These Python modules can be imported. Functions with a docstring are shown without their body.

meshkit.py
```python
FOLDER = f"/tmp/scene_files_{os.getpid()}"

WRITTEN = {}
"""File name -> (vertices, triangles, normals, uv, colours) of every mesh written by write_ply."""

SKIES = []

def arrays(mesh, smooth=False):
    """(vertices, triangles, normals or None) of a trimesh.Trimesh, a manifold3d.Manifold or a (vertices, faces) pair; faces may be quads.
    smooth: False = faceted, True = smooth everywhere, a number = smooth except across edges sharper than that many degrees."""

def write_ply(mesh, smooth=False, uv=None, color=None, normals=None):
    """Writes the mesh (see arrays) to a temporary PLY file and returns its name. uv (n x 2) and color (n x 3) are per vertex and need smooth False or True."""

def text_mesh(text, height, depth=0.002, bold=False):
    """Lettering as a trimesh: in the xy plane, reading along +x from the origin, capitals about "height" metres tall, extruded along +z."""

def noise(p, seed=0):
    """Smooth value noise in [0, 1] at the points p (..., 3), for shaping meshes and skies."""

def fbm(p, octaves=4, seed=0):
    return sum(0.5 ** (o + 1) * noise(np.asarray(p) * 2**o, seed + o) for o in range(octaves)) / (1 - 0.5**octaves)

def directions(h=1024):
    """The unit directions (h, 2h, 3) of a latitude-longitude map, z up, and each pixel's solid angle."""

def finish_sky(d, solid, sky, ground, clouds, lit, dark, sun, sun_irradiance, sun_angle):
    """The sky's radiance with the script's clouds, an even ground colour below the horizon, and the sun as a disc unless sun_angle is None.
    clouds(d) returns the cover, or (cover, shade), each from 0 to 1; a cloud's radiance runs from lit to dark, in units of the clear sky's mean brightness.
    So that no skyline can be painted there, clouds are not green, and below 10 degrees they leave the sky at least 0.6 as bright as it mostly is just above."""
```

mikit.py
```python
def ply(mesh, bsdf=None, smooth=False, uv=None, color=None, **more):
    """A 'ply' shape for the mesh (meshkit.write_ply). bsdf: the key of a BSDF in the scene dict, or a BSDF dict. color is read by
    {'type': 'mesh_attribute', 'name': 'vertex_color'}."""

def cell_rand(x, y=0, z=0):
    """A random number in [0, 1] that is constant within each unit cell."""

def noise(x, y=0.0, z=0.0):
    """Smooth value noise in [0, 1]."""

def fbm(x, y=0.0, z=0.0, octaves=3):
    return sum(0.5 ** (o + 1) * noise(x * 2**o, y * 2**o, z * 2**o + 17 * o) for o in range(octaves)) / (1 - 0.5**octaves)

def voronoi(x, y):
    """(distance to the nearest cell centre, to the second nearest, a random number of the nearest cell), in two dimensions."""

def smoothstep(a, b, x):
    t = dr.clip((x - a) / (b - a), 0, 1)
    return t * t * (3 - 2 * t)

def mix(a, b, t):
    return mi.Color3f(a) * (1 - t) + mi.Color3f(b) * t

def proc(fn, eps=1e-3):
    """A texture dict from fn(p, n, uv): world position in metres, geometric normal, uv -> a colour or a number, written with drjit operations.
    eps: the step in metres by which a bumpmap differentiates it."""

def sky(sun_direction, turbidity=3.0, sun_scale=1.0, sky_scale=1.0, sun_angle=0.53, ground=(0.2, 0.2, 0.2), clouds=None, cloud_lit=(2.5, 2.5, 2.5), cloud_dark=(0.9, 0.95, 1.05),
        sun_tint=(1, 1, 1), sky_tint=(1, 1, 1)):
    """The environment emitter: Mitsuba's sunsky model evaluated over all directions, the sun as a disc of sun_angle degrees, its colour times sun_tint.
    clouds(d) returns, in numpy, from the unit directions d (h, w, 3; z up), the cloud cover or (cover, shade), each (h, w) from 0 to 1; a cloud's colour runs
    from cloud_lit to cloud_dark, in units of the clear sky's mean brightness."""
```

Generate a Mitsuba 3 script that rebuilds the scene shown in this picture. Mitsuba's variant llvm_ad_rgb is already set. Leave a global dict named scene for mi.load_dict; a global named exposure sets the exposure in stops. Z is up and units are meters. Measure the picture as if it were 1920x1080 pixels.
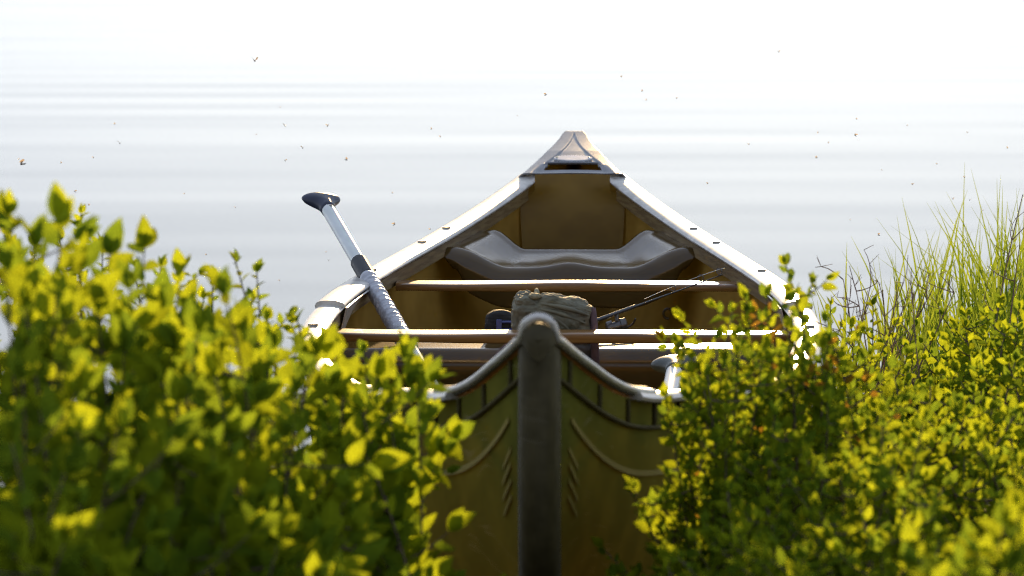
import math, random
import numpy as np, trimesh, drjit as dr, mitsuba as mi, mikit, meshkit
from mikit import ply, proc, noise, fbm, smoothstep, mix, cell_rand
from shapely.geometry import Polygon, box

T = mi.ScalarTransform4f
scene, labels = {}, {}
rng = np.random.default_rng(11)

# ---------------------------------------------------------------- camera, sky, exposure
PITCH = math.radians(5.215)
CAM = np.array([0.0, 0.0, 1.05])
scene['camera'] = {'type': 'thinlens', 'fov': 13.546, 'fov_axis': 'x', 'aperture_radius': 0.0065, 'focus_distance': 7.9, 'near_clip': 0.05, 'far_clip': 6000.0,
                   'to_world': T().look_at(origin=CAM.tolist(), target=[0, math.cos(PITCH), 1.05 - math.sin(PITCH)], up=[0, 0, 1])}
SUN_EL, SUN_AZ = math.radians(11.0), math.radians(3.2)      # low sun over the lake, just right of the view
SUN = [math.cos(SUN_EL) * math.sin(SUN_AZ), math.cos(SUN_EL) * math.cos(SUN_AZ), math.sin(SUN_EL)]
def thin_cloud(d):                                           # high thin overcast that evens the sky out
    f = meshkit.fbm(d * [3, 3, 9], 4, 2)
    el = np.degrees(np.arcsin(np.clip(d[..., 2], 0, 1)))
    s = np.clip(el / 16.0, 0, 1)                             # whiter haze towards the horizon, blue-grey above, all the way round
    glow = np.exp(-np.degrees(np.arccos(np.clip(d @ np.array(SUN), -1, 1))) / 11.0)   # thin cloud scatters the sun forwards
    return 0.97 + 0.03 * f, np.clip(0.25 + 0.70 * s * (2 - s) + 0.25 * (f - 0.5) - 0.75 * glow, 0, 1)
scene['sky'] = mikit.sky(SUN, turbidity=4.0, sun_scale=1.0, sky_scale=1.0, sun_angle=1.0, ground=(0.12, 0.11, 0.08),
                         clouds=thin_cloud, cloud_lit=(1.78, 1.90, 2.02), cloud_dark=(0.49, 0.60, 0.85),
                         sun_tint=(0.97, 1.04, 1.20), sky_tint=(0.9, 0.98, 1.12))
exposure = 3.62

# ---------------------------------------------------------------- materials
def rgb(*c): return {'type': 'rgb', 'value': list(c)}
def vary(a, b, scale, octaves=3, stretch=(1, 1, 1)):
    def fn(p, n, uv):
        return mix(a, b, smoothstep(0.25, 0.75, fbm(p.x * scale * stretch[0], p.y * scale * stretch[1], p.z * scale * stretch[2], octaves)))
    return proc(fn)
def principled(col, rough=0.5, **k): return {'type': 'twosided', 'bsdf': {'type': 'principled', 'base_color': col, 'roughness': rough, **k}}
def bump(b, fn, scale=1.0, eps=1e-3): return {'type': 'bumpmap', 'arbitrary': proc(fn, eps), 'scale': scale, 'bsdf': b}

def leaf_bsdf(dark, light, diff=1.15):
    def fn(p, n, uv):
        v = dr.abs(uv.y - 0.5)
        mid = 1 - smoothstep(0.0, 0.05, v)
        side = uv.x * 7.0 - v * 5.0
        vein = smoothstep(0.80, 0.97, dr.abs((side - dr.floor(side)) * 2 - 1)) * 0.35
        blotch = smoothstep(0.35, 0.7, fbm(p.x * 60, p.y * 60, p.z * 60, 2))
        return mix(mix(dark, light, 0.25 + 0.75 * blotch), [c * 1.35 for c in light], dr.maximum(mid, vein) * 0.6)
    return {'type': 'principledthin', 'base_color': proc(fn), 'roughness': 0.38, 'diff_trans': diff, 'eta': 1.45, 'spec_trans': 0.0}

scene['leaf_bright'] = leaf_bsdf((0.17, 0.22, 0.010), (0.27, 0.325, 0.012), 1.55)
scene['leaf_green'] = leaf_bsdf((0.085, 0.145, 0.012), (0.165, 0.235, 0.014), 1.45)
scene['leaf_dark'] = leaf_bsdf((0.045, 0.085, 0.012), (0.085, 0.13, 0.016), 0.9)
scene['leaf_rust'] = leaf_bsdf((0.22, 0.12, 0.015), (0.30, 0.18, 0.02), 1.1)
scene['bark'] = principled(vary((0.055, 0.036, 0.022), (0.14, 0.095, 0.06), 160), 0.8)
scene['dry_twig'] = principled(vary((0.17, 0.10, 0.065), (0.28, 0.18, 0.12), 120), 0.75)
scene['grass_blade'] = {'type': 'principledthin', 'base_color': vary((0.17, 0.25, 0.02), (0.28, 0.36, 0.035), 9, 2, (1, 1, 0.5)), 'roughness': 0.4, 'diff_trans': 1.0, 'eta': 1.45}
def scuffed(a, b, pale, scale):
    def fn(p, n, uv):
        base = mix(a, b, smoothstep(0.25, 0.75, fbm(p.x * scale, p.y * scale, p.z * scale, 4)))
        w = noise(p.x * 9 + 3, p.y * 9, p.z * 9) * 0.06
        s = fbm((p.x + p.y) * 14, (p.z + w) * 420, p.x * 3, 2)
        where = smoothstep(0.52, 0.70, noise(p.x * 11, p.y * 7, p.z * 16 + 5))
        return mix(base, pale, smoothstep(0.66, 0.74, s) * where * 0.55)
    return proc(fn)
scene['hull_olive'] = {'type': 'principledthin', 'base_color': scuffed((0.18, 0.185, 0.034), (0.26, 0.25, 0.044), (0.36, 0.34, 0.16), 14), 'roughness': 0.32, 'diff_trans': 0.75, 'eta': 1.5}
scene['hull_liner'] = {'type': 'principledthin', 'base_color': vary((0.36, 0.22, 0.05), (0.46, 0.29, 0.07), 10, 4), 'roughness': 0.5, 'diff_trans': 0.6, 'eta': 1.45}
scene['bulkhead_plastic'] = principled(vary((0.19, 0.105, 0.011), (0.25, 0.145, 0.018), 16, 4), 0.5)
scene['stem_plastic'] = principled(scuffed((0.044, 0.034, 0.012), (0.070, 0.055, 0.022), (0.095, 0.08, 0.045), 40), 0.65, specular=0.2)
scene['deck_plastic'] = bump({'type': 'principled', 'base_color': vary((0.125, 0.125, 0.13), (0.17, 0.17, 0.172), 30, 4), 'roughness': 0.11}, lambda p, n, uv: fbm(p.x * 900, p.y * 900, p.z * 900, 2), 0.00004, 2e-4)
scene['seat_plastic'] = principled(vary((0.075, 0.045, 0.013), (0.10, 0.062, 0.019), 18, 4), 0.14)
scene['gunwale_metal'] = principled(vary((0.46, 0.43, 0.37), (0.66, 0.62, 0.55), 38, 5), 0.27, metallic=0.5)
scene['trim_metal'] = principled(vary((0.66, 0.62, 0.54), (0.78, 0.74, 0.66), 60, 4), 0.3, metallic=0.3)
scene['inwale_wood'] = principled(vary((0.14, 0.09, 0.035), (0.22, 0.15, 0.06), 40, 3, (2, .2, 4)), 0.5)
def wood_fn(p, n, uv):
    ring = fbm(p.x * 5, p.y * 160, p.z * 220, 3)
    return mix((0.15, 0.066, 0.013), (0.23, 0.108, 0.024), smoothstep(0.3, 0.7, ring))
scene['thwart_wood'] = principled(proc(wood_fn), 0.22, clearcoat=0.6, clearcoat_gloss=0.8)
scene['bolt_metal'] = principled(rgb(0.30, 0.28, 0.25), 0.4, metallic=0.8)
scene['plate_metal'] = principled(vary((0.52, 0.53, 0.54), (0.60, 0.60, 0.61), 70), 0.3)
scene['rubber_dark'] = principled(vary((0.062, 0.050, 0.014), (0.085, 0.07, 0.022), 60), 0.8, specular=0.2)
scene['stripe_paint'] = principled(rgb(0.25, 0.19, 0.028), 0.75)
scene['shaft_aluminium'] = principled(vary((0.72, 0.74, 0.68), (0.80, 0.81, 0.76), 60, 3, (1, .2, 1)), 0.3, metallic=0.35)
scene['grip_blue'] = principled(vary((0.022, 0.028, 0.05), (0.032, 0.038, 0.065), 70), 0.36)
scene['grip_green'] = principled(vary((0.045, 0.05, 0.035), (0.065, 0.07, 0.05), 70), 0.36)
scene['band_black'] = principled(rgb(0.022, 0.021, 0.02), 0.45)
scene['tape_silver'] = bump({'type': 'principled', 'base_color': vary((0.40, 0.40, 0.42), (0.56, 0.56, 0.58), 90, 4), 'roughness': 0.36, 'metallic': 0.3}, lambda p, n, uv: fbm(p.x * 220, p.y * 220, p.z * 220, 3), 0.0018, 6e-4)
def weave(p, n, uv): return 0.5 + 0.25 * dr.sin(p.x * 4200) + 0.25 * dr.sin(p.z * 4200)
scene['bag_canvas'] = principled(vary((0.11, 0.10, 0.06), (0.18, 0.165, 0.10), 55, 4), 0.75, sheen=0.5)
scene['bag_grey'] = principled(vary((0.075, 0.075, 0.07), (0.12, 0.12, 0.11), 55, 4), 0.7, sheen=0.5)
scene['bag_plum'] = principled(vary((0.085, 0.052, 0.052), (0.13, 0.08, 0.078), 80, 3), 0.75, sheen=0.3)
scene['strap_tan'] = principled(vary((0.20, 0.17, 0.09), (0.28, 0.24, 0.14), 200, 3), 0.8)
scene['cloth_black'] = principled(vary((0.010, 0.009, 0.008), (0.018, 0.016, 0.013), 90, 3), 0.8)
scene['plastic_blue'] = principled(rgb(0.06, 0.075, 0.20), 0.45)
scene['blade_plastic'] = principled(vary((0.30, 0.22, 0.05), (0.36, 0.27, 0.07), 20), 0.4)
scene['rod_graphite'] = principled(rgb(0.03, 0.028, 0.025), 0.3)
scene['reel_metal'] = principled(rgb(0.14, 0.13, 0.12), 0.3, metallic=0.7)
scene['cork'] = principled(vary((0.22, 0.14, 0.07), (0.34, 0.23, 0.13), 300), 0.8)
scene['insect_body'] = principled(rgb(0.10, 0.065, 0.035), 0.5)
scene['insect_wing'] = {'type': 'principledthin', 'base_color': rgb(0.42, 0.33, 0.22), 'roughness': 0.35, 'diff_trans': 1.2, 'eta': 1.4}
def peat_fn(p, n, uv):
    a = fbm(p.x * 9, p.y * 9, p.z * 9, 4)
    b = noise(p.x * 70, p.y * 70, p.z * 70)
    return mix(mix((0.030, 0.022, 0.014), (0.085, 0.062, 0.036), smoothstep(0.3, 0.7, a)), (0.10, 0.11, 0.03), smoothstep(0.62, 0.8, b) * 0.6)
scene['peat'] = bump({'type': 'principled', 'base_color': proc(peat_fn), 'roughness': 0.9}, lambda p, n, uv: fbm(p.x * 45, p.y * 45, p.z * 45, 4), 0.02, 2e-3)
def swell(p, n, uv):                                        # small lake ripples, crests across the view
    a = noise(p.x * 0.22 + 3.1, p.y * 0.62 + 0.08 * dr.sin(p.x * 0.4), 0.0)
    b = noise(p.x * 0.45 + 9.7, p.y * 1.7, 2.0)
    c = noise(p.x * 1.3, p.y * 3.6, 5.0)
    d = noise(p.x * 6.0, p.y * 13.0, 7.0)
    return 0.009 * a + 0.0040 * b + 0.0004 * c + 0.00004 * d
scene['lake_water'] = bump({'type': 'roughplastic', 'distribution': 'beckmann', 'alpha': 0.012, 'int_ior': 1.333, 'diffuse_reflectance': rgb(0.022, 0.027, 0.028)}, swell, 1.0, 4e-3)

# ---------------------------------------------------------------- mesh helpers
def put(key, mesh, mat, smooth=30, label=None, category=None, group=None, kind=None, uv=None):
    k, i = key, 0
    while k in scene:
        i += 1; k = f'{key}_{i:03d}'
    scene[k] = ply(mesh, mat, smooth, uv=uv)
    if label or kind: tag(k, label, category, group, kind)
    return k
def tag(k, label=None, category=None, group=None, kind=None):
    d = {}
    if label: d['label'] = label
    if category: d['category'] = category
    if group: d['group'] = group
    if kind: d['kind'] = kind
    labels[k] = d
def grid_faces(nu, nv, closed_u=False, mask=None):
    """Quads of a grid of nu rows x nv columns (rows along the first index); closed_u closes the columns."""
    out = []
    for i in range(nu - 1):
        for j in range(nv if closed_u else nv - 1):
            if mask is not None and not mask[i, j]: continue
            j2 = (j + 1) % nv
            out.append((i * nv + j, i * nv + j2, (i + 1) * nv + j2, (i + 1) * nv + j))
    return np.array(out)
def tri(f): return np.vstack([f[:, [0, 1, 2]], f[:, [0, 2, 3]]])
def mesh_of(v, f):
    f = np.asarray(f)
    return trimesh.Trimesh(np.asarray(v, float), tri(f) if f.shape[1] == 4 else f, process=False)
def loft(rings, cap=True):
    """Closed rings (k, n, 3) skinned one after another."""
    rings = np.asarray(rings, float); k, n = rings.shape[:2]
    v, f = rings.reshape(-1, 3), tri(grid_faces(k, n, True))
    if cap:
        a, b = len(v), len(v) + 1
        v = np.vstack([v, rings[0].mean(0), rings[-1].mean(0)])
        j = np.arange(n)
        f = np.vstack([f, np.stack([j * 0 + a, (j + 1) % n, j], 1), np.stack([j * 0 + b, (k - 1) * n + j, (k - 1) * n + (j + 1) % n], 1)])
    m = trimesh.Trimesh(v, f, process=False); m.fix_normals()
    return m
def frames(path):
    path = np.asarray(path, float)
    t = np.gradient(path, axis=0); t /= np.linalg.norm(t, axis=1, keepdims=True) + 1e-12
    ref = np.array([0, 0, 1.0]) if abs(t[0, 2]) < 0.9 else np.array([1.0, 0, 0])
    a = np.cross(t, ref); a /= np.linalg.norm(a, axis=1, keepdims=True) + 1e-12
    return t, a, np.cross(a, t)
def tube(path, rad, n=8, flat=1.0):
    path = np.asarray(path, float); rad = np.broadcast_to(rad, len(path))
    t, a, b = frames(path)
    ang = np.arange(n) * 2 * np.pi / n
    r = path[:, None] + rad[:, None, None] * (np.cos(ang)[None, :, None] * a[:, None] + flat * np.sin(ang)[None, :, None] * b[:, None])
    return loft(r)
def bezier(p, n=12):
    p = [np.asarray(q, float) for q in p]; t = np.linspace(0, 1, n)[:, None]
    if len(p) == 3: return (1 - t) ** 2 * p[0] + 2 * t * (1 - t) * p[1] + t ** 2 * p[2]
    return (1 - t) ** 3 * p[0] + 3 * t * (1 - t) ** 2 * p[1] + 3 * t * t * (1 - t) * p[2] + t ** 3 * p[3]
def solid_grid(P, thick, mask=None):
    """A grid surface (nu, nv, 3) given thickness downwards along its normals, its open edges closed."""
    nu, nv = P.shape[:2]
    du, dv = np.gradient(P, axis=0), np.gradient(P, axis=1)
    n = np.cross(du, dv); n /= np.linalg.norm(n, axis=2, keepdims=True) + 1e-12
    if n[..., 2].mean() < 0: n = -n
    mask = np.ones((nu - 1, nv - 1), bool) if mask is None else mask
    top = grid_faces(nu, nv, mask=mask)
    v = np.vstack([P.reshape(-1, 3), (P - n * thick).reshape(-1, 3)]); o = nu * nv
    edges = {}
    for q in top:
        for a, b in zip(q, np.roll(q, -1)):
            if (b, a) in edges: edges.pop((b, a))
            else: edges[(a, b)] = 1
    side = np.array([(a, a + o, b + o, b) for a, b in edges])
    m = trimesh.Trimesh(v, np.vstack([tri(top), tri(top)[:, ::-1] + o, tri(side)]), process=False)
    m.fix_normals(); return m
def ellipsoid(c, r, sub=3):
    m = trimesh.creation.icosphere(sub); m.apply_scale(r); m.apply_translation(c); return m
def rbox(c, half, r=0.2, sub=4):
    """A rounded box: superellipsoid-like."""
    m = trimesh.creation.icosphere(sub); v = m.vertices
    v = np.sign(v) * np.abs(v) ** r
    v /= np.maximum(np.abs(v).max(1, keepdims=True), 1e-9) ** 0.75
    m.vertices = v / np.abs(v).max(0) * half + np.asarray(c); return m

# ---------------------------------------------------------------- the canoe's lines (local: u across, t along from the near tip, z up)
L, BEAM = 4.9, 0.43
AX = np.array([0.112, 4.9, 0]); AX /= np.linalg.norm(AX); SIDE = np.array([AX[1], -AX[0], 0])
ORG = np.array([0.031, 5.0, 0])
def C(v):
    v = np.asarray(v, float)
    return ORG + v[..., :1] * SIDE + v[..., 1:2] * AX + v[..., 2:3] * np.array([0, 0, 1.0])
def Cm(m): m.vertices = C(m.vertices); m.fix_normals() if False else None; return m
def wid(t): return BEAM * np.sin(np.pi * np.clip(np.asarray(t, float) / L, 0, 1))
def sheer(t):
    t = np.asarray(t, float); a = np.clip(1 - t / 2.45, 0, 1); b = np.clip(t / 2.45 - 1, 0, 1)
    return 0.31 - 0.024 * np.exp(-((t - 0.36) / 0.26) ** 2) + 0.235 * a ** 3.2 + 0.18 * b ** 3.0
def keel(t):
    x = np.abs(np.asarray(t, float) / 2.45 - 1)
    return -0.055 + 0.11 * x ** 4
def power(t): return 1.7 + 1.5 * np.sin(np.pi * np.clip(np.asarray(t, float) / L, 0, 1))
def stem_shift(zf): return -0.03 * np.sin(np.pi * np.clip(zf * 1.1, 0, 1)) + 0.42 * zf ** 5
def hull_pt(tau, zf, side=1, off=0.0):
    """A point of the hull's side: tau 0..1 along, zf 0 at the sheer .. 1 at the keel."""
    t0 = tau * L; n = power(t0)
    e = stem_shift(zf)
    t = e + (L - 2 * e) * tau
    u = wid(t0) * (1 - np.clip(zf, 0, 1) ** n) ** (1 / n)
    z = sheer(t0) - (sheer(t0) - keel(t0)) * zf
    return np.stack(np.broadcast_arrays(side * (u + off), t, z), -1)
def hull_drop(t, drop, side, off=0.0):
    t = np.asarray(t, float); return hull_pt(t / L, drop / (sheer(t) - keel(t)), side, off)
def in_canoe(p, margin=0.02):
    d = np.asarray(p) - ORG; t = d @ AX; u = d @ SIDE
    if t < -0.07 or t > L + 0.05: return False
    return abs(u) < wid(max(t, 0.0)) + 0.02 + margin and p[2] < sheer(np.clip(t, 0, L)) + 0.06

# ================================================================ SETTING
def bank_z(x, y):
    edge = 5.75 + 0.10 * np.sin(x * 5) + np.where(x > 0.5, 1.9 * (1 - np.exp(-np.clip(x - 0.5, 0, 9) * 9)), 0) + np.where(x < -0.45, 0.25 * (1 - np.exp(-np.clip(-x - 0.45, 0, 9) * 4)), 0)
    s = edge - y
    z = np.where(s > 0, 0.16 * (1 - np.exp(-np.clip(s, 0, 50) * 0.9)) + 0.004 * np.clip(s - 3, 0, 200), np.maximum(0.35 * s, -0.6))
    dist = np.abs(x - 0.04) / 0.28
    z = np.where((y > 4.7) & (y < 6.5), np.minimum(z, -0.015 + 0.12 * dist ** 2), z)   # the slip the canoe has been pulled up
    return z
gx = np.unique(np.concatenate([np.linspace(-2.2, 2.2, 177), np.linspace(-60, 60, 61)]))
gy = np.unique(np.concatenate([np.linspace(1.5, 8.6, 241), np.linspace(-60, 1.5, 42), np.linspace(8.6, 12, 8)]))
GX, GY = np.meshgrid(gx, gy, indexing='ij')
GZ = bank_z(GX, GY) + 0.03 * (meshkit.fbm(np.stack([GX * 6, GY * 6, GX * 0], -1), 4, 3) - 0.5)
put('ground', mesh_of(np.stack([GX, GY, GZ], -1).reshape(-1, 3), grid_faces(len(gx), len(gy))[:, ::-1]), 'peat', True, 'dark peaty lake bank under the bushes', kind='structure')

# the water: one sheet with an opening where the hull displaces it
tau = np.linspace(0.02, 0.98, 80)
hw = []
for a in tau:
    zf = np.clip(sheer(a * L) / (sheer(a * L) - keel(a * L)), 0, 1)
    hw.append(hull_pt(a, zf, 1)[:2] if zf < 1 else [0, a * L])
hw = np.array(hw); hw = hw[hw[:, 0] > 0.006]
hole = np.vstack([hw * [1, 1], (hw * [-1, 1])[::-1]])
hole = C(np.column_stack([hole, np.zeros(len(hole))]))[:, :2]
pool = Polygon([(-7, 3), (7, 3), (7, 16), (-7, 16)]).difference(Polygon(hole).buffer(-0.002))
v2, f2 = trimesh.creation.triangulate_polygon(pool, engine='earcut')
far = []
for x0, y0, x1, y1 in ((-3000, 16, 3000, 4500), (-3000, 3, -7, 16), (7, 3, 3000, 16)):
    far.append(mesh_of([(x0, y0, 0), (x1, y0, 0), (x1, y1, 0), (x0, y1, 0)], [(0, 1, 2, 3)]))
wat = trimesh.util.concatenate([trimesh.Trimesh(np.column_stack([v2, np.zeros(len(v2))]), f2, process=False)] + far)
fl = wat.face_normals[:, 2] < 0
wat.faces[fl] = wat.faces[fl][:, ::-1]
put('water', wat, 'lake_water', False, 'pale rippled lake water shining under the low sun', kind='structure')

# ================================================================ CANOE
tag('canoe', 'olive green open canoe with its near end pulled up between the bushes', 'canoe')
taus = 0.5 - 0.5 * np.cos(np.linspace(0, np.pi, 120)); phis = np.linspace(0, np.pi / 2, 26)
def shell(off_u, off_z, name, mat, cut=0.0):
    rows = []
    for a in taus:
        n = power(a * L); zf = np.clip(np.sin(phis) ** (2 / n), 0, 1)
        r = hull_pt(a, zf, 1); r[:, 0] = np.maximum(r[:, 0] + off_u, 0); r[:, 2] += off_z * zf ** 2
        r[:, 2] -= 0.002
        l = r * [-1, 1, 1]
        rows.append(np.vstack([r, l[-2::-1]]))
    P = np.array(rows)
    put('canoe__' + name, mesh_of(C(P).reshape(-1, 3), grid_faces(*P.shape[:2])), mat, True)
shell(0.0, 0.0, 'hull', 'hull_olive')
shell(-0.007, 0.007, 'liner', 'hull_liner')

# gunwales: a wide rounded metal cap on either side; the rail is in two lengths that overlap amidships
PROF = np.array([(-.031, -.001), (-.032, .002), (-.029, .006), (-.018, .0088), (-.004, .0095), (.008, .0085), (.014, .0055), (.0165, .001), (.0155, -.003), (.0125, -.0045), (.0105, -.003), (-.012, -.003)])
def rail(t0, t1, side, lift=0.0, grow=1.0, n=60):
    t = np.linspace(t0, t1, n); u, z = wid(t), sheer(t)
    c = np.stack([side * u, t, z + lift], 1)
    tg = np.gradient(c, axis=0); tg /= np.linalg.norm(tg, axis=1, keepdims=True)
    nr = np.cross(tg, [0, 0, 1.0]) * 1.0; nr /= np.linalg.norm(nr, axis=1, keepdims=True)
    nr *= np.sign((nr[:, :1] * side)); up = np.cross(nr, tg); up *= np.sign(up[:, 2:3])
    r = c[:, None] + grow * (PROF[None, :, :1] * nr[:, None] + PROF[None, :, 1:] * up[:, None])
    return loft(C(r))
JOIN = 2.66
for side in (-1, 1):
    put('canoe__gunwale', rail(0.40, JOIN + 0.06, side), 'gunwale_metal', 40)
    put('canoe__gunwale', rail(JOIN, 4.52, side, 0.007, 1.12), 'gunwale_metal', 40)
    # the web under the overlap, an angled plate down to the hull's side
    tt = np.linspace(JOIN + 0.012, JOIN + 0.34, 12)
    up = np.stack([side * (wid(tt) - 0.036), tt, sheer(tt) + 0.004], 1)
    dn = np.stack([side * (wid(tt) - 0.013), tt, sheer(tt) - 0.012 - 0.085 * np.linspace(0, 1, 12)[::-1] ** 1.2], 1)
    w = np.stack([up, dn], 1)
    put('canoe__gunwale_bracket', solid_grid(C(w), 0.003), 'gunwale_metal', 30)
    # inwale strip under the cap
    t = np.linspace(0.5, 4.45, 70); c = np.stack([side * (wid(t) - 0.017), t, sheer(t) - 0.014], 1)
    sq = np.array([(-.009, -.013), (.009, -.013), (.009, .0135), (-.009, .0135)])
    r = c[:, None] + sq[None, :, :1] * np.array([1, 0, 0]) + sq[None, :, 1:] * np.array([0, 0, 1.0])
    put('canoe__inwale', loft(C(r)), 'inwale_wood', 30)
    for tb in (2.28, 3.22, 3.68, 3.88):
        b = trimesh.creation.cylinder(0.0085, 0.005, sections=14); b.apply_translation([side * (wid(tb) - 0.006), tb, float(sheer(tb)) + (0.0180 if tb > JOIN else 0.0115)])
        b.vertices = C(b.vertices); put('canoe__bolt', b, 'bolt_metal', 30)

# decks at both ends
def deck(near, length):
    nu, nv = 73, 110
    a = np.linspace(-1, 1, nu); b = np.linspace(0, 1, nv)
    A, B = np.meshgrid(a, b, indexing='ij')
    vend = 0.955 + 0.045 * np.clip((np.abs(A) - 0.58) / 0.14, 0, 1) ** 2 * (3 - 2 * np.clip((np.abs(A) - 0.58) / 0.14, 0, 1))
    V = B * vend
    s = -0.03 + V * (length + 0.03)                      # metres in from the tip
    tl = np.clip(s, 0, None)
    half = (wid(tl) + (0.006 if near else 0.013) + (0.018 if near else 0.016) * np.exp(-tl / 0.08)) * np.sqrt(np.clip(1 - (1 - np.clip((s + 0.03) / 0.07, 0, 1)) ** 2, 1e-6, 1))
    U = A * half
    t = tl if near else L - tl
    Z = sheer(t) + (0.010 if near else 0.019) - (0.011 * A ** 2 * np.exp(-np.clip(s, 0, None) / 0.10) - 0.002 * np.exp(-np.clip(s, 0, None) / 0.14) if near else 0) + 0.006 * np.clip(s / 0.2, 0, 1) + 0.004 * (1 - A ** 2) * np.clip(s / length, 0, 1) - (0.014 if near else 0.022) * np.clip((np.abs(A) - (0.92 if near else 0.84)) / (0.08 if near else 0.16), 0, 1) ** 2 - 0.018 * np.clip(1 - (s + 0.03) / 0.03, 0, 1) ** 2
    # raised panel of three sides pressed into the top
    edge = np.minimum((V - 0.13) * 1.0, 0.79 - V)
    inside = np.minimum(edge, 0.62 * np.clip((V - 0.10) / 0.69, 0, 1) - np.abs(A))
    Z = Z - 0.002 * np.clip(inside / 0.02, 0, 1) - 0.0010 * np.exp(-(inside / 0.014) ** 2)
    # lip beside the hand hole
    Z = Z + 0.005 * np.exp(-((V - 0.795) / 0.014) ** 2) * np.clip((0.65 - np.abs(A)) / 0.1, 0, 1) - 0.006 * np.clip((V - 0.80) / 0.14, 0, 1) * np.clip((0.72 - np.abs(A)) / 0.12, 0, 1)
    P = np.stack([U, s if near else L - s, Z], -1)
    mid = np.abs((a[:-1] + a[1:]) / 2)[:, None] * np.ones((1, nv - 1)); vm = ((B[:-1, :-1] + B[1:, 1:]) / 2) * 0.955
    hole = (vm > 0.805) & (vm < 0.905) & (mid < 0.53 + 0.35 * (vm - 0.805))
    return P, solid_grid(C(P), 0.004, ~hole), (t, Z)
for near, length in ((True, 0.50), (False, 0.42)):
    P, m, _ = deck(near, length)
    put('canoe__deck', m, 'deck_plastic' if not near else 'stem_plastic', 35, 'grey plastic end deck with a hand hole and an oval plate' if not near else 'dark end cap of the near bow')
    if near:
        edge = np.vstack([P[0, 8:-1:3][::-1], P[6:-6:6, 6], P[-1, 8:-1:3]])
        put('canoe__deck__edge_trim', tube(C(edge + np.array([0, 0, 0.007])), 0.0046, 8), 'trim_metal', True)
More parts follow.
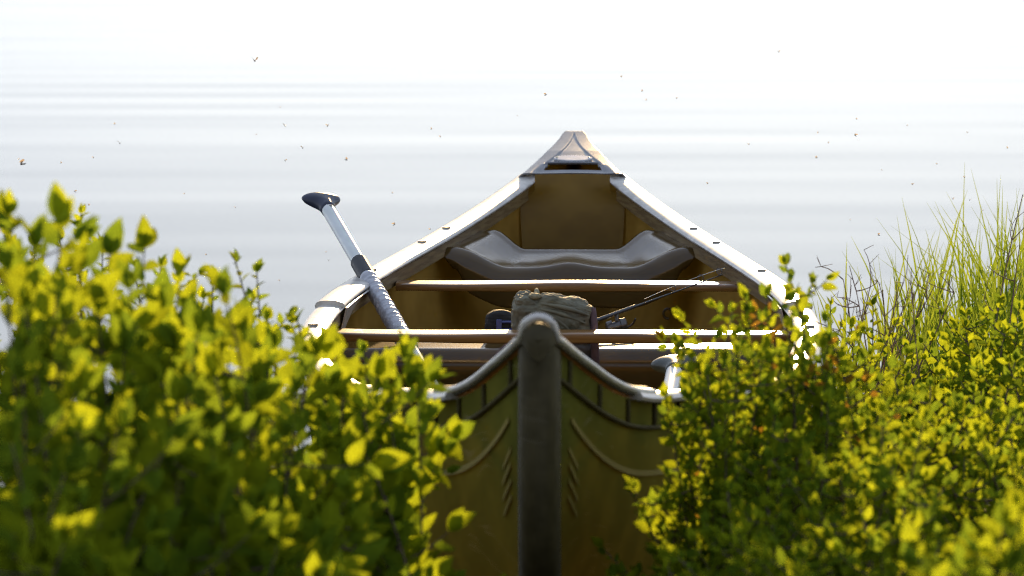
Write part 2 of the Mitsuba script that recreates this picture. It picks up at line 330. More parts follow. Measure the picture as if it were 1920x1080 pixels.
# oval plate with two rivets on the far deck
ang = np.linspace(0, 2 * np.pi, 40, endpoint=False)
tp = L - (0.70 * 0.45 - 0.03)
zt = float(sheer(tp)) + 0.0300
slope = (sheer(tp + 0.03) - sheer(tp - 0.03)) / 0.06
def oval(rx, ry, dz): return np.stack([rx * np.cos(ang), tp + ry * np.sin(ang), zt + dz + (slope + 0.02) * ry * np.sin(ang)], 1)
put('canoe__deck_001__name_plate', loft(C(np.array([oval(.042, .021, -.004), oval(.0435, .0225, -.001), oval(.0425, .0215, .0008)]))), 'plate_metal', 40)
for sx in (-1, 1):
    r = ellipsoid([sx * 0.036, tp + 0.001, zt + 0.001], [.0032, .0032, .0016], 2); r.vertices = C(r.vertices); put('canoe__deck_001__rivet', r, 'bolt_metal', True)

# stem bands at both ends, wrapped round the cutwater
def stem_band(near):
    zf = np.linspace(0.02, 0.92, 50)
    rows = []
    for z in zf:
        e = float(stem_shift(z)); zz = float(sheer(0) if near else sheer(L)); kz = float(keel(0))
        hz = zz - (zz - kz) * z
        pr = np.array([(-.0255, .088), (-.0240, .05), (-.020, .018), (-.012, .001), (0, -.006), (.012, .001), (.020, .018), (.0240, .05), (.0255, .088)])
        t = e + pr[:, 1]
        rows.append(np.stack([pr[:, 0], t if near else L - t, np.full(len(pr), hz)], 1))
    return mesh_of(C(np.array(rows)).reshape(-1, 3), grid_faces(50, 9))
for near in (True, False): put('canoe__stem_band', stem_band(near), 'stem_plastic', True)
# rubbing strip with spacers below the near gunwales, painted line and marks on the near sides
for side in (-1, 1):
    t = np.linspace(0.07, 1.7, 40)
    put('canoe__rub_strip', tube(C(hull_drop(t, 0.036 + 0 * t, side, 0.003)), 0.0032, 6), 'rubber_dark', True)
    for k, ts in enumerate(np.arange(0.12, 1.6, 0.13)):
        p = C(hull_drop(np.full(4, ts), np.array([0.004, 0.012, 0.024, 0.036]), side, 0.003))
        put('canoe__spacer', tube(p, 0.0032, 6), 'rubber_dark', True)
    def ribbon(ts, d0, d1):
        return solid_grid(np.stack([C(hull_drop(ts, d0, side, 0.0022)), C(hull_drop(ts, d1, side, 0.0022))], 1), 0.0014)
    t = np.linspace(0.13, 1.9, 50); d = 0.094 - 0.022 * np.exp(-(t - 0.13) / 0.10)
    put('canoe__painted_line', ribbon(t, d - 0.0035, d + 0.0035), 'stripe_paint', False)
    for k in range(4):
        ts = np.linspace(0.125, 0.165, 6); d = 0.106 + 0.019 * k + 0.014 * np.linspace(0, 1, 6)
        put('canoe__painted_mark', ribbon(ts, d - 0.002, d + 0.004), 'stripe_paint', False)

# thwarts: turned ash bars across the boat
def thwart(t0, z, sag, depth=0.030, h=0.020):
    hwid = float(wid(t0)) - 0.028
    x = np.linspace(-hwid, hwid, 50); q = x / hwid
    prof = []
    for k in range(20):
        an = 2 * np.pi * k / 20; prof.append((np.sign(np.cos(an)) * abs(np.cos(an)) ** 0.45, np.sign(np.sin(an)) * abs(np.sin(an)) ** 0.3))
    prof = np.array(prof)
    dd = depth * (1 + 0.25 * (np.abs(q) > 0.8) * 0 - 0.12 * np.cos(q * 5)); hh = h * (0.95 + 0.12 * np.cos(q * 4.2))
    r = np.stack([np.broadcast_to(x[:, None], (50, 20)), t0 + dd[:, None] * prof[None, :, 0] + 0.004 * np.sin(q * 4)[:, None], z + sag * (1 - q ** 2)[:, None] + 0.5 * hh[:, None] * prof[None, :, 1]], -1)
    return loft(C(r))
put('canoe__thwart', thwart(3.35, 0.292, 0.0, 0.042, 0.018), 'thwart_wood', 40)
put('canoe__thwart', thwart(2.54, 0.278, -0.002, 0.042, 0.019), 'thwart_wood', 40)

# moulded seats
def ss(a, b, x):
    t = np.clip((x - a) / (b - a), 0, 1); return t * t * (3 - 2 * t)
def far_seat():
    nu, nv = 90, 46
    a = np.linspace(-1, 1, nu); q = np.concatenate([np.linspace(-1, 0, 16)[:-1], np.linspace(0, 1, 31)])
    A, Q = np.meshgrid(a, q, indexing='ij'); ab = np.abs(A); V = np.clip(Q, 0, 1)
    front = 0.2865 + 0.011 * np.exp(-(A / 0.17) ** 2) + 0.040 * ss(0.46, 0.94, ab)
    back = 0.303 + 0.040 * ss(0.46, 0.80, ab) - 0.004 * ss(0.86, 1.0, ab)
    Z = front * (1 - V) + back * V - 0.010 * np.sin(np.pi * V) * (1 - ss(0.50, 0.80, ab))
    tt = 3.79 + 0.28 * V
    hw_ = wid(tt) - 0.016
    Z = Z + 0.003 * np.exp(-((V - 0.07) / 0.05) ** 2) + 0.003 * np.exp(-((V - 0.97) / 0.05) ** 2) - 0.006 * np.clip(1 - V / 0.06, 0, 1) ** 2
    sk = np.clip(-Q, 0, 1)                                    # the apron in front
    drop = 0.075 * (1 - 0.55 * ss(0.80, 1.0, ab))
    Z = Z - sk * drop; tt = tt - 0.010 * np.sin(np.clip(sk * 2.5, 0, 1) * np.pi / 2) + 0.012 * sk ** 2
    U = A * hw_ * (1 - 0.10 * sk * ss(.7, 1, ab))
    return solid_grid(C(np.stack([U, tt, Z], -1)), 0.004)
put('canoe__seat', far_seat(), 'seat_plastic', True, 'moulded seat with two hollows and raised ends')
def mid_seat():
    nu, nv = 60, 40
    a = np.linspace(-1, 1, nu); q = np.concatenate([np.linspace(-1, 0, 18)[:-1], np.linspace(0, 1, 23)])
    A, Q = np.meshgrid(a, q, indexing='ij'); V = np.clip(Q, 0, 1); sk = np.clip(-Q, 0, 1)
    Z = 0.2315 + 0 * A - 0.005 * np.clip(1 - V / 0.08, 0, 1) ** 2 - 0.10 * sk
    tt = 2.75 + 0.17 * V - 0.010 * np.sin(np.clip(sk * 2.5, 0, 1) * np.pi / 2) + 0.02 * sk ** 2
    hwz = BEAM * np.sin(np.pi * tt / L) * (1 - np.clip((0.31 - Z) / 0.365, 0, 1) ** 3.2) ** (1 / 3.2) - 0.014
    return solid_grid(C(np.stack([A * hwz, tt, Z], -1)), 0.004)
put('canoe__seat', mid_seat(), 'seat_plastic', True, 'plain middle bench seat')
# fitting: ring on the liner under the far seat
ring = trimesh.creation.torus(0.0105, 0.0028, 24, 10); ring.apply_transform(trimesh.transformations.rotation_matrix(np.pi / 2, [1, 0, 0])); ring.apply_translation([0.206, 4.03, 0.172])
ring.vertices = C(ring.vertices); put('canoe__ring_fitting', ring, 'bolt_metal', True)

# flotation bulkhead closing the far end under the deck
zz = np.linspace(-0.01, 0.438, 26); A, Zb = np.meshgrid(np.linspace(-1, 1, 30), zz, indexing='ij')
tb = 4.465 - 0.02 * A ** 2
ub = A * (wid(tb) * (1 - np.clip((sheer(tb) - Zb) / (sheer(tb) - keel(tb)), 0, 1) ** power(tb)) ** (1 / power(tb)) - 0.009)
ub = ub * np.where(Zb > sheer(tb) - 0.012, 0.72, 1.0)
put('canoe__bulkhead', mesh_of(C(np.stack([ub, tb, Zb], -1)).reshape(-1, 3), grid_faces(30, 26)), 'bulkhead_plastic', True)

# ================================================================ THINGS IN THE CANOE
def paddle(key, A, B, grip_mat, label, face, taped):
    """A: where the shaft meets the grip, B: tip of the blade; face: the way the grip is wide."""
    A, B = np.array(A, float), np.array(B, float); d = (B - A) / np.linalg.norm(B - A); Ln = np.linalg.norm(B - A)
    tag(key, label, 'paddle', 'canoe paddles')
    w = np.array(face, float); w -= d * (w @ d); w /= np.linalg.norm(w); h = np.cross(d, w)
    P = lambda s: A + d * s
    r = 0.0135
    put(key + '__shaft', tube([P(s) for s in np.linspace(0.0, Ln - 0.40, 20)], r, 20), 'shaft_aluminium', 40)
    # grip: a flattened pear swelling into a cross bar
    rings = []
    for s, hw_, th, sh in ((0.020, .0145, .0145, 0), (0.006, .0150, .0148, 0), (-0.006, .0165, .0150, 0), (-0.018, .0225, .0150, -.002), (-0.028, .0310, .0150, -.003), (-0.037, .0375, .0148, -.003), (-0.046, .0395, .0140, -.002), (-0.053, .0370, .0120, 0), (-0.058, .0290, .0080, 0), (-0.0605, .0150, .0030, 0)):
        an = np.arange(28) * 2 * np.pi / 28
        rings.append(P(s) + w * sh + (np.cos(an) * hw_)[:, None] * w + (np.sin(an) * th)[:, None] * h)
    put(key + '__grip', loft(rings), grip_mat, True)
    riv = ellipsoid(P(0.03) , [.003, .003, .003], 1); riv.apply_translation(-h * r * (1 if h[1] > 0 else -1)); put(key + '__rivet', riv, 'bolt_metal', True)
    if taped:
        put(key + '__sleeve', tube([P(s) for s in np.linspace(0.305, 0.385, 6)], 0.0168, 20), 'band_black', 40)
        s = np.linspace(0.380, 0.74, 160); q = np.cumsum(np.random.default_rng(8).uniform(.05, .16, 160)); wob = 0.0152 + 0.0020 * np.where(q % 1.0 < .15, 0, q % 1.0) + 0.0016 * meshkit.noise(np.stack([s * 120, s * 0, s * 0], 1), 4)
        put(key + '__tape', tube([P(x) for x in s], wob, 18), 'tape_silver', 40)
    rings = []
    for s, hw_, th in ((Ln - .46, .014, .014), (Ln - .40, .020, .013), (Ln - .34, .055, .009), (Ln - .26, .085, .007), (Ln - .14, .096, .006), (Ln - .05, .090, .005), (Ln - .01, .065, .004), (Ln, .04, .002)):
        an = np.arange(24) * 2 * np.pi / 24
        hb = np.cross(d, [1.0, 0, 0]) ; hb /= np.linalg.norm(hb); wb = np.cross(hb, d)
        rings.append(P(s) + (np.cos(an) * hw_)[:, None] * wb + (np.sin(an) * th)[:, None] * hb)
    put(key + '__blade', loft(rings), 'blade_plastic', 40)
c1 = np.array([-.286, 8.15, .348]); d1 = np.array([-.078, .30, .0905])
paddle('paddle', c1 + d1, c1 - d1 * 3.78, 'grip_blue', 'silver paddle with dark blue grip and taped shaft leaning over the canoe side', [1, .1, -.12], True)
paddle('paddle_001', [0.262, 6.9, 0.288], [0.165, 5.78, 0.12], 'grip_green', 'paddle with dark green grip lying low inside the canoe beside the near gunwale', [1, 0, .12], False)

# the bag standing in front of the middle seat
tag('bag', 'olive and grey canvas bag with a tan strap standing amidships in the canoe', 'bag')
def crumple(m, amp, sc, seed, band=0.0):
    n = m.vertex_normals; v = m.vertices
    f = meshkit.fbm(v * sc, 4, seed) - 0.5
    rid = np.abs(meshkit.noise(v * np.array([sc * .6, sc, sc * 1.5]), seed + 9) - 0.5) * 2
    m.vertices = v + n * (amp * f + amp * 0.6 * (rid - .5))[:, None]; return m
def bagbody(c, half, seed, amp, sub=6, top_tilt=0.0):
    m = trimesh.creation.icosphere(sub); v = m.vertices
    v = np.sign(v) * np.abs(v) ** 0.52; v /= np.linalg.norm(v, ord=4, axis=1, keepdims=True)
    v = v * half; v[:, 2] += np.clip(v[:, 2], 0, None) * top_tilt * -(v[:, 0] / half[0])
    m.vertices = v
    m = crumple(m, amp, 34, seed); m = crumple(m, amp * .28, 110, seed + 3); m.apply_translation(c); return m
bx, by = 0.075, 7.658
put('bag__body', bagbody([bx, by, 0.165], np.array([.0755, .048, .158]), 3, .012, 6), 'bag_grey', True)
lid = bagbody([bx - .002, by - .002, 0.296], np.array([.0755, .052, .044]), 5, .016, 6, .22)
put('bag__flap', lid, 'bag_canvas', True)
for k, (x0, x1, z0, z1) in enumerate(((-.030, .055, .318, .292), (-.026, .030, .312, .276), (-.022, .062, .327, .306))):   # gathered folds running from the strap
    q = bezier([(bx + x0, by - .046, z0), (bx + .5 * (x0 + x1), by - .054, z0 - .004), (bx + x1, by - .048, z1)], 12)
    put('bag__flap__fold', tube(q, .0055 * np.sin(np.linspace(.35, 2.8, 12)) + .0005, 8, .7), 'bag_canvas', True)
path = [(bx + .071, by - .045, .02), (bx + .076, by - .05, .15), (bx + .076, by - .045, .26), (bx + .068, by - .03, .318), (bx + .045, by - .01, .345)]
put('bag__side_panel', tube(bezier([path[0], path[2], path[3]], 16), np.linspace(.010, .006, 16), 8), 'bag_plum', True)
p = bezier([(bx - .052, by - .064, .215), (bx - .048, by - .068, .30), (bx - .036, by - .050, .338), (bx - .030, by + .04, .340)], 24)
put('bag__strap', tube(p, 0.0085 + 0.0012 * np.sin(np.arange(24) * 2.1), 10, .55), 'strap_tan', True)
put('bag__knot', crumple(ellipsoid([bx - .035, by - .035, .340], [.012, .016, .007], 4), .004, 90, 8), 'strap_tan', True)
for k in range(2):
    q = bezier([(bx - .072, by - .03, .262 - .018 * k), (bx - .092, by - .035, .25 - .022 * k), (bx - .112, by - .03, .222 - .02 * k)], 10)
    put('bag__side_strap', tube(q, 0.0055, 8, .5), 'bag_plum', True)
# dark bundle on the middle seat behind the bag
tag('dark_bag', 'small black bag with blue buckle straps behind the olive bag', 'bag')
put('dark_bag__body', bagbody([-.022, 7.905, .258], np.array([.028, .032, .030]), 21, .006, 5), 'cloth_black', True)
for k in range(2):
    q = bezier([(-.026, 7.872, .268 - .014 * k), (-.012, 7.868, .270 - .014 * k), (.008, 7.872, .268 - .014 * k)], 8)
    put('dark_bag__strap', tube(q, .0042, 8, .6), 'plastic_blue', True)
put('dark_bag__buckle', rbox([-.024, 7.868, .261], [.005, .004, .013], .5, 3), 'plastic_blue', True)

# fishing rod laid across from the middle seat to the far thwart
tag('fishing_rod', 'dark fishing rod with a small reel resting across the canoe seats', 'fishing rod')
R0, R1 = np.array([.182, 8.0, .268]), np.array([.41, 8.37, .312])
dr_ = (R1 - R0) / np.linalg.norm(R1 - R0); at_ = lambda s: R0 + (R1 - R0) * s
put('fishing_rod__handle', tube([at_(s) for s in np.linspace(-.14, .22, 12)], 0.004, 12), 'rod_graphite', 40)
put('fishing_rod__blank', tube([at_(s) for s in np.linspace(.22, 1.0, 10)], np.linspace(.0022, .0013, 10), 8), 'rod_graphite', True)
foot = at_(.06)
rings = []
ax_ = np.array([.9, .1, .2]); ax_ /= np.linalg.norm(ax_)
put('fishing_rod__reel', tube([foot + [0, -.004, -.024] + ax_ * s for s in (-.020, -.018, -.008, -.007, .007, .008, .018, .020)], [.009, .012, .013, .009, .009, .013, .012, .007], 20), 'reel_metal', 40)
put('fishing_rod__reel_foot', tube([foot, foot + [0, -.003, -.014]], .004, 8), 'reel_metal', 40)
put('fishing_rod__crank', tube(bezier([foot + [.02, -.02, -.024], foot + [.03, -.03, -.02], foot + [.034, -.045, -.006]], 8), .0022, 6), 'reel_metal', True)
put('fishing_rod__line', tube(bezier([at_(.30) + [0, -.002, .008], at_(.7) + [0, 0, .016], at_(1.02) + [0, 0, .012]], 10), .0006, 5), 'shaft_aluminium', True)
for s in (.55, .8, .97):
    g = trimesh.creation.torus(.006, .0009, 16, 6); g.apply_transform(trimesh.geometry.align_vectors([0, 0, 1], dr_)); g.apply_translation(at_(s) + [0, 0, .009]); put('fishing_rod__guide', g, 'reel_metal', True)

# weathered stake among the left leaves
st = np.array([-.556, 5.2, 0.0])
put('wooden_stake', tube([st + [0.004 * math.sin(z * 9), 0, z] for z in np.linspace(.02, .556, 14)] + [st + [0, 0, .560]], [.0165 + .0012 * math.sin(k * 2.3) for k in range(14)] + [.011], 11), 'bark', 40,
    'short dark wooden stake with a pale top, behind the leaves', 'stake')

# ================================================================ PLANTS
def leaf_mesh(curl, fold, wide, seed, nx=6):
    s = np.linspace(0, 1, nx); r = np.random.default_rng(seed)
    w = wide * (np.sin(np.pi * s ** 0.85) ** 0.8) * (1 - 0.25 * s); w[0] = 0.012; w[-1] = 0.004
    z = -curl * s ** 2 + 0.02 * r.normal(size=nx)
    v, uv = [], []
    for i in range(nx):
        for q in (-1, 0, 1):
            v.append((s[i], q * w[i], z[i] + abs(q) * fold * w[i] + 0.015 * r.normal() * (abs(q)))); uv.append((s[i], .5 + .5 * q))
    return mesh_of(v, grid_faces(nx, 3)), np.array(uv)
LEAVES = {}
for kind, wide in (('broad', .29), ('oval', .31)):
    for k, (cu, fo) in enumerate(((.10, .25), (.28, .4), (-.08, .15), (.18, .55))):
        m, uv = leaf_mesh(cu, fo, wide * (0.9 + .07 * k), 40 + k, 7 if kind == 'broad' else 5)
        for mat in ('leaf_bright', 'leaf_green', 'leaf_dark', 'leaf_rust'):
            LEAVES[kind, k, mat] = (ply(m, mat, True, uv=uv), m, uv)
def frame_matrix(o, d, up, size):
    d = d / np.linalg.norm(d); s = np.cross(up, d); s /= np.linalg.norm(s) + 1e-9; n = np.cross(d, s)
    M = np.eye(4); M[:3, 0], M[:3, 1], M[:3, 2], M[:3, 3] = d * size, s * size, n * size, o
    return M
def shrub(key, label, group, tips, kind, size, mats, extra, parts, seed, twig=(.05, .14), spread=.10, spacing=.40, base_r=.10, low=(.45, .95), stem_r=.0028, ntw=(3, 6), face=.25):
    r = np.random.default_rng(seed); tag(key, label, 'shrub', group)
    tips = [np.array(t, float) for t in tips]
    cen = np.mean(tips, 0); shoots = list(tips)
    for _ in range(extra):                                      # lower shoots between the tips
        a = tips[r.integers(len(tips))]; b = tips[r.integers(len(tips))]
        p = a + (b - a) * r.random() + r.normal(size=3) * [spread * .5, spread * .8, .01]
        g = float(bank_z(np.array(p[0]), np.array(p[1]))); p[2] = g + (p[2] - g) * r.uniform(*low); shoots.append(p)
    placed = []
    for tip in shoots:
        bxy = cen[:2] + (tip[:2] - cen[:2]) * .45 + r.normal(size=2) * base_r * .5
        base = np.array([bxy[0], bxy[1], float(bank_z(np.array(bxy[0]), np.array(bxy[1]))) - .03])
        mid = base + (tip - base) * .55 + np.array([*(r.normal(size=2) * .03), .05])
        path = bezier([base, mid, tip], 12)
        pieces = [tube(path, np.linspace(stem_r, stem_r * .3, 12), 5)]
        twigs = [(path[5:], 1)]
        for _ in range(r.integers(*ntw)):
            q = path[int(r.uniform(4, 11))]; an = r.uniform(0, 6.283); ln = r.uniform(*twig)
            e = q + ln * np.array([math.cos(an) * .75, math.sin(an) * .75, r.uniform(.35, .95)])
            if e[2] > tip[2]: e[2] = tip[2] - r.uniform(0, .03)
            tp = bezier([q, q + (e - q) * .5 + [0, 0, -.01], e], 7); twigs.append((tp, .6)); pieces.append(tube(tp, np.linspace(stem_r * .5, stem_r * .2, 7), 4))
        put(key + '__stem', trimesh.util.concatenate(pieces), 'bark', True)
        for tp, f in twigs:
            seg = np.linalg.norm(np.diff(tp, axis=0), axis=1); cum = np.concatenate([[0], np.cumsum(seg)]); tot = cum[-1]
            s = r.uniform(0, .3) * size; k = r.integers(8)
            while s < tot:
                q = np.array([np.interp(s, cum, tp[:, i]) for i in range(3)]); ax = np.array([np.interp(min(s + .01, tot), cum, tp[:, i]) for i in range(3)]) - np.array([np.interp(max(s - .01, 0), cum, tp[:, i]) for i in range(3)])
                ax /= np.linalg.norm(ax) + 1e-9; an = k * 2.4 + r.normal() * .3
                side = np.cross(ax, [math.cos(an), math.sin(an), .13]); side /= np.linalg.norm(side) + 1e-9
                d = ax * r.uniform(.35, .85) + side * .9 + np.array([0, 0, .15])
                placed.append((q, d, size * r.uniform(.5, 1.12) * (.75 + .35 * f if s < tot * .8 else .8), q[2])); k += 1; s += size * spacing * r.uniform(.7, 1.3)
            for j in range(3):                                      # the tuft at the end
                an = j * 2.1 + r.uniform(0, 1); d = ax * 1.2 + .55 * np.array([math.cos(an), math.sin(an), .2])
                placed.append((tp[-1], d, size * r.uniform(.55, .95), tp[-1][2]))
    out = []
    for q, d, sz, _ in placed:
        tipp = q + d / np.linalg.norm(d) * sz
        if in_canoe(tipp) or in_canoe(q) or q[2] < .02: continue
        up = np.array([r.normal() * .5, r.normal() * .5 - face, 1.0 if face < .5 else r.uniform(.1, .9)])
        M = frame_matrix(q, d, up, sz)
        mat = mats[r.choice(len(mats), p=[x[1] for x in mats] if False else None)]
        out.append((M, sz / np.linalg.norm(q - CAM) * (1 + .9 * (q[2] - .2)), int(r.integers(4)), mat))
    out.sort(key=lambda x: -x[1])
    for i, (M, _, k, mat) in enumerate(out[:parts]):
        scene[f'{key}__leaf' if i == 0 else f'{key}__leaf_{i:03d}'] = {**LEAVES[kind, k, mat][0], 'to_world': T(M)}
    rest = {}
    for M, _, k, mat in out[parts:]: rest.setdefault(mat, []).append((M, k))
    for mat, ms in rest.items():
        v, f, uvs, o = [], [], [], 0
        for M, k in ms:
            m, uv = LEAVES[kind, k, mat][1:]; v.append(m.vertices @ M[:3, :3].T + M[:3, 3]); f.append(m.faces + o); uvs.append(uv); o += len(uv)
        k_ = put(key + '__foliage', trimesh.Trimesh(np.vstack(v), np.vstack(f), process=False), mat, True, uv=np.vstack(uvs)); tag(k_, kind='stuff')
    return len(out)

BIG = [
    [ (-0.503, 4.3, 0.747), (-0.456, 4.1, 0.732), (-0.409, 3.9, 0.772), (-0.458, 3.9, 0.728), (-0.401, 4.0, 0.72), (-0.432, 3.8, 0.703), (-0.395, 3.8, 0.694) ],
    [ (-0.402, 4.3, 0.724), (-0.385, 4.5, 0.714), (-0.386, 4.0, 0.695), (-0.374, 4.2, 0.698), (-0.351, 4.3, 0.668), (-0.361, 4.0, 0.66), (-0.325, 4.1, 0.645) ],
    [ (-0.363, 4.7, 0.67), (-0.274, 4.1, 0.701), (-0.269, 4.3, 0.647), (-0.292, 4.0, 0.675), (-0.277, 4.0, 0.635), (-0.249, 4.2, 0.609), (-0.304, 3.9, 0.622) ],
    [ (-0.245, 4.5, 0.584), (-0.196, 4.4, 0.589), (-0.182, 4.6, 0.573), (-0.213, 4.3, 0.562), (-0.249, 4.2, 0.563), (-0.173, 4.5, 0.531), (-0.218, 4.2, 0.532) ],
    [ (-0.089, 4.65, 0.559), (-0.075, 4.65, 0.534), (-0.113, 4.55, 0.55), (-0.145, 4.5, 0.55), (-0.102, 4.6, 0.505), (-0.134, 4.5, 0.495), (-0.163, 4.4, 0.491) ],
    [ (-0.403, 3.7, 0.666), (-0.357, 3.7, 0.648), (-0.32, 3.7, 0.625), (-0.401, 3.6, 0.623), (-0.291, 3.8, 0.586), (-0.356, 3.6, 0.597), (-0.256, 3.9, 0.554) ],
    [ (-0.244, 3.8, 0.52), (-0.178, 4.0, 0.477), (-0.218, 4.0, 0.517), (-0.267, 3.6, 0.503), (-0.158, 4.0, 0.452), (-0.307, 3.5, 0.553), (-0.381, 3.5, 0.562) ],
]
SMALL = [
    [ (-0.658, 5.6, 0.608), (-0.635, 5.7, 0.586), (-0.61, 5.8, 0.585), (-0.561, 5.6, 0.636), (-0.543, 5.7, 0.579) ],
    [ (-0.492, 5.6, 0.567), (-0.441, 5.4, 0.584), (-0.422, 5.5, 0.575), (-0.508, 5.4, 0.544), (-0.395, 5.5, 0.534) ],
    [ (-0.341, 5.3, 0.599), (-0.315, 5.3, 0.586), (-0.377, 5.4, 0.57), (-0.315, 5.2, 0.562), (-0.296, 5.2, 0.537) ],
    [ (-0.247, 5.0, 0.501), (-0.21, 5.0, 0.519), (-0.173, 5.0, 0.519), (-0.224, 4.9, 0.482), (-0.145, 4.9, 0.494) ],
    [ (-0.433, 5.0, 0.526), (-0.519, 5.0, 0.556), (-0.352, 4.9, 0.512), (-0.297, 4.9, 0.512), (-0.545, 4.9, 0.512) ],
]
RIGHT = [
    [ (0.338, 5.3, 0.604), (0.377, 5.4, 0.572), (0.309, 5.2, 0.575), (0.28, 5.15, 0.561), (0.328, 5.1, 0.547), (0.387, 5.3, 0.533) ],
    [ (0.24, 5.1, 0.566), (0.258, 5.15, 0.577), (0.219, 5.05, 0.539), (0.207, 5.0, 0.501), (0.241, 5.0, 0.526), (0.278, 5.1, 0.521) ],
    [ (0.296, 5.1, 0.496), (0.334, 5.2, 0.492), (0.38, 5.3, 0.488), (0.224, 4.9, 0.469), (0.279, 4.9, 0.469), (0.346, 5.0, 0.47) ],
    [ (0.49, 6.6, 0.431), (0.522, 6.6, 0.399), (0.572, 6.8, 0.412), (0.475, 6.3, 0.397), (0.588, 6.6, 0.399), (0.521, 6.2, 0.4) ],
    [ (0.639, 6.8, 0.396), (0.701, 7.0, 0.394), (0.745, 7.0, 0.394), (0.627, 6.5, 0.376), (0.665, 6.4, 0.379), (0.765, 6.8, 0.387) ],
    [ (0.751, 6.6, 0.456), (0.756, 6.4, 0.462), (0.682, 6.2, 0.407), (0.705, 6.0, 0.428), (0.736, 6.4, 0.426), (0.635, 5.9, 0.395) ],
    [ (0.435, 5.5, 0.426), (0.508, 5.7, 0.424), (0.557, 5.7, 0.41), (0.446, 5.3, 0.409), (0.386, 5.2, 0.415), (0.508, 5.4, 0.397) ],
    [ (0.571, 5.5, 0.412), (0.619, 5.5, 0.419), (0.626, 5.3, 0.422), (0.549, 5.1, 0.408), (0.581, 5.0, 0.408), (0.527, 5.2, 0.408) ],
    [ (0.332, 4.8, 0.428), (0.374, 4.8, 0.463), (0.407, 4.7, 0.493), (0.453, 4.7, 0.487), (0.353, 4.6, 0.437), (0.41, 4.6, 0.448) ],
    [ (0.267, 4.6, 0.397), (0.215, 4.7, 0.406), (0.307, 4.6, 0.403), (0.234, 4.5, 0.378), (0.192, 4.7, 0.371), (0.278, 4.4, 0.376) ],
    [ (0.359, 4.4, 0.431), (0.403, 4.4, 0.436), (0.456, 4.5, 0.439), (0.327, 4.4, 0.398), (0.372, 4.3, 0.402), (0.431, 4.3, 0.413) ],
    [ (0.426, 3.7, 0.515), (0.423, 3.6, 0.512), (0.403, 3.7, 0.488), (0.41, 3.6, 0.49), (0.449, 3.8, 0.515) ],
]
INSECTS = [ (-0.502, 8.41, 0.727), (-0.471, 8.75, 0.619), (-0.529, 8.91, 0.555), (-0.862, 9.33, 0.555), (-0.797, 8.75, 0.546), (-1.063, 9.27, 0.482), (-0.759, 6.68, 0.633), (-0.833, 7.95, 0.556), (-0.908, 9.34, 0.481), (-0.363, 8.48, 0.596), (-0.153, 9.21, 0.534), (-0.13, 6.93, 0.674), (-0.387, 7.96, 0.583), (-0.386, 7.32, 0.599), (-0.623, 8.18, 0.483), (-0.531, 8.26, 0.451), (-0.185, 6.64, 0.591), (-0.198, 7.23, 0.497), (-0.141, 7.41, 0.475), (-0.401, 9.26, 0.282), (-0.376, 8.82, 0.301), (-0.717, 7.06, 0.564), (-0.877, 8.91, 0.409), (-0.379, 7.0, 0.423), (-0.597, 8.39, 0.349), (-0.367, 6.97, 0.677), (-0.255, 6.61, 0.644), (0.564, 9.13, 0.718), (0.183, 7.21, 0.746), (0.218, 7.22, 0.722), (0.294, 9.45, 0.601), (0.348, 9.13, 0.62), (0.058, 7.44, 0.705), (0.012, 9.39, 0.569), (0.748, 8.16, 0.614), (0.685, 8.57, 0.605), (0.573, 7.19, 0.649), (0.75, 9.33, 0.52), (0.611, 8.6, 0.576), (0.69, 9.4, 0.51), (0.65, 9.19, 0.49), (0.411, 7.47, 0.618), (0.348, 7.65, 0.538), (0.609, 7.08, 0.598), (0.693, 7.02, 0.612), (0.718, 6.79, 0.676), (0.786, 7.47, 0.561), (0.777, 8.35, 0.489), (0.677, 6.61, 0.584), (0.912, 8.57, 0.443), (0.83, 7.58, 0.495), (0.694, 7.5, 0.481), (0.705, 8.97, 0.374), (0.682, 7.99, 0.419), (0.865, 7.52, 0.609) ]
B, G, D_, R_ = 'leaf_bright', 'leaf_green', 'leaf_dark', 'leaf_rust'
BIG_LABELS = ['tall broad-leaved shrub at the left edge, its top leaf tuft against the water', 'broad-leaved shrub of bright leaves just right of the tallest left one', 'broad-leaved shrub ending in a large three-leaf tuft against the lake',
              'broad-leaved shrub covering the canoe side below the taped paddle', 'broad-leaved sprig reaching over the near left gunwale of the canoe', 'shaded broad-leaved shrub in the lower left corner area', 'low broad-leaved shrub with sunlit leaves at the bottom of the left bank']
total = 0
for i, tips in enumerate(BIG):
    k = 'broad_leaved_shrub' + (f'_{i:03d}' if i else '')
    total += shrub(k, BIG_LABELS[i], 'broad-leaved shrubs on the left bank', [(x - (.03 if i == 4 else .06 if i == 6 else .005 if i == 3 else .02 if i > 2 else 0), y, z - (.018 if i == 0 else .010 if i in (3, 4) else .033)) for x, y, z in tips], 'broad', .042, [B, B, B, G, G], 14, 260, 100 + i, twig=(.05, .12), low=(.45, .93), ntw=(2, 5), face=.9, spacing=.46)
SMALL_LABELS = ['fine-leaved shrub behind the tall leaves at the left edge', 'fine-leaved shrub behind the left bushes, second from the left', 'fine-leaved shrub at the water behind the large three-leaf tuft', 'fine-leaved shrub directly before the left gunwale', 'fine-leaved shrub filling the shade under the left bushes']
for i, tips in enumerate(SMALL):
    k = 'bilberry_shrub' + (f'_{i:03d}' if i else '')
    total += shrub(k, SMALL_LABELS[i], 'fine-leaved shrubs on the left bank', tips, 'oval', .021, [B, B, B, G, G], 14, 120, 200 + i, twig=(.03, .09), spacing=.36)
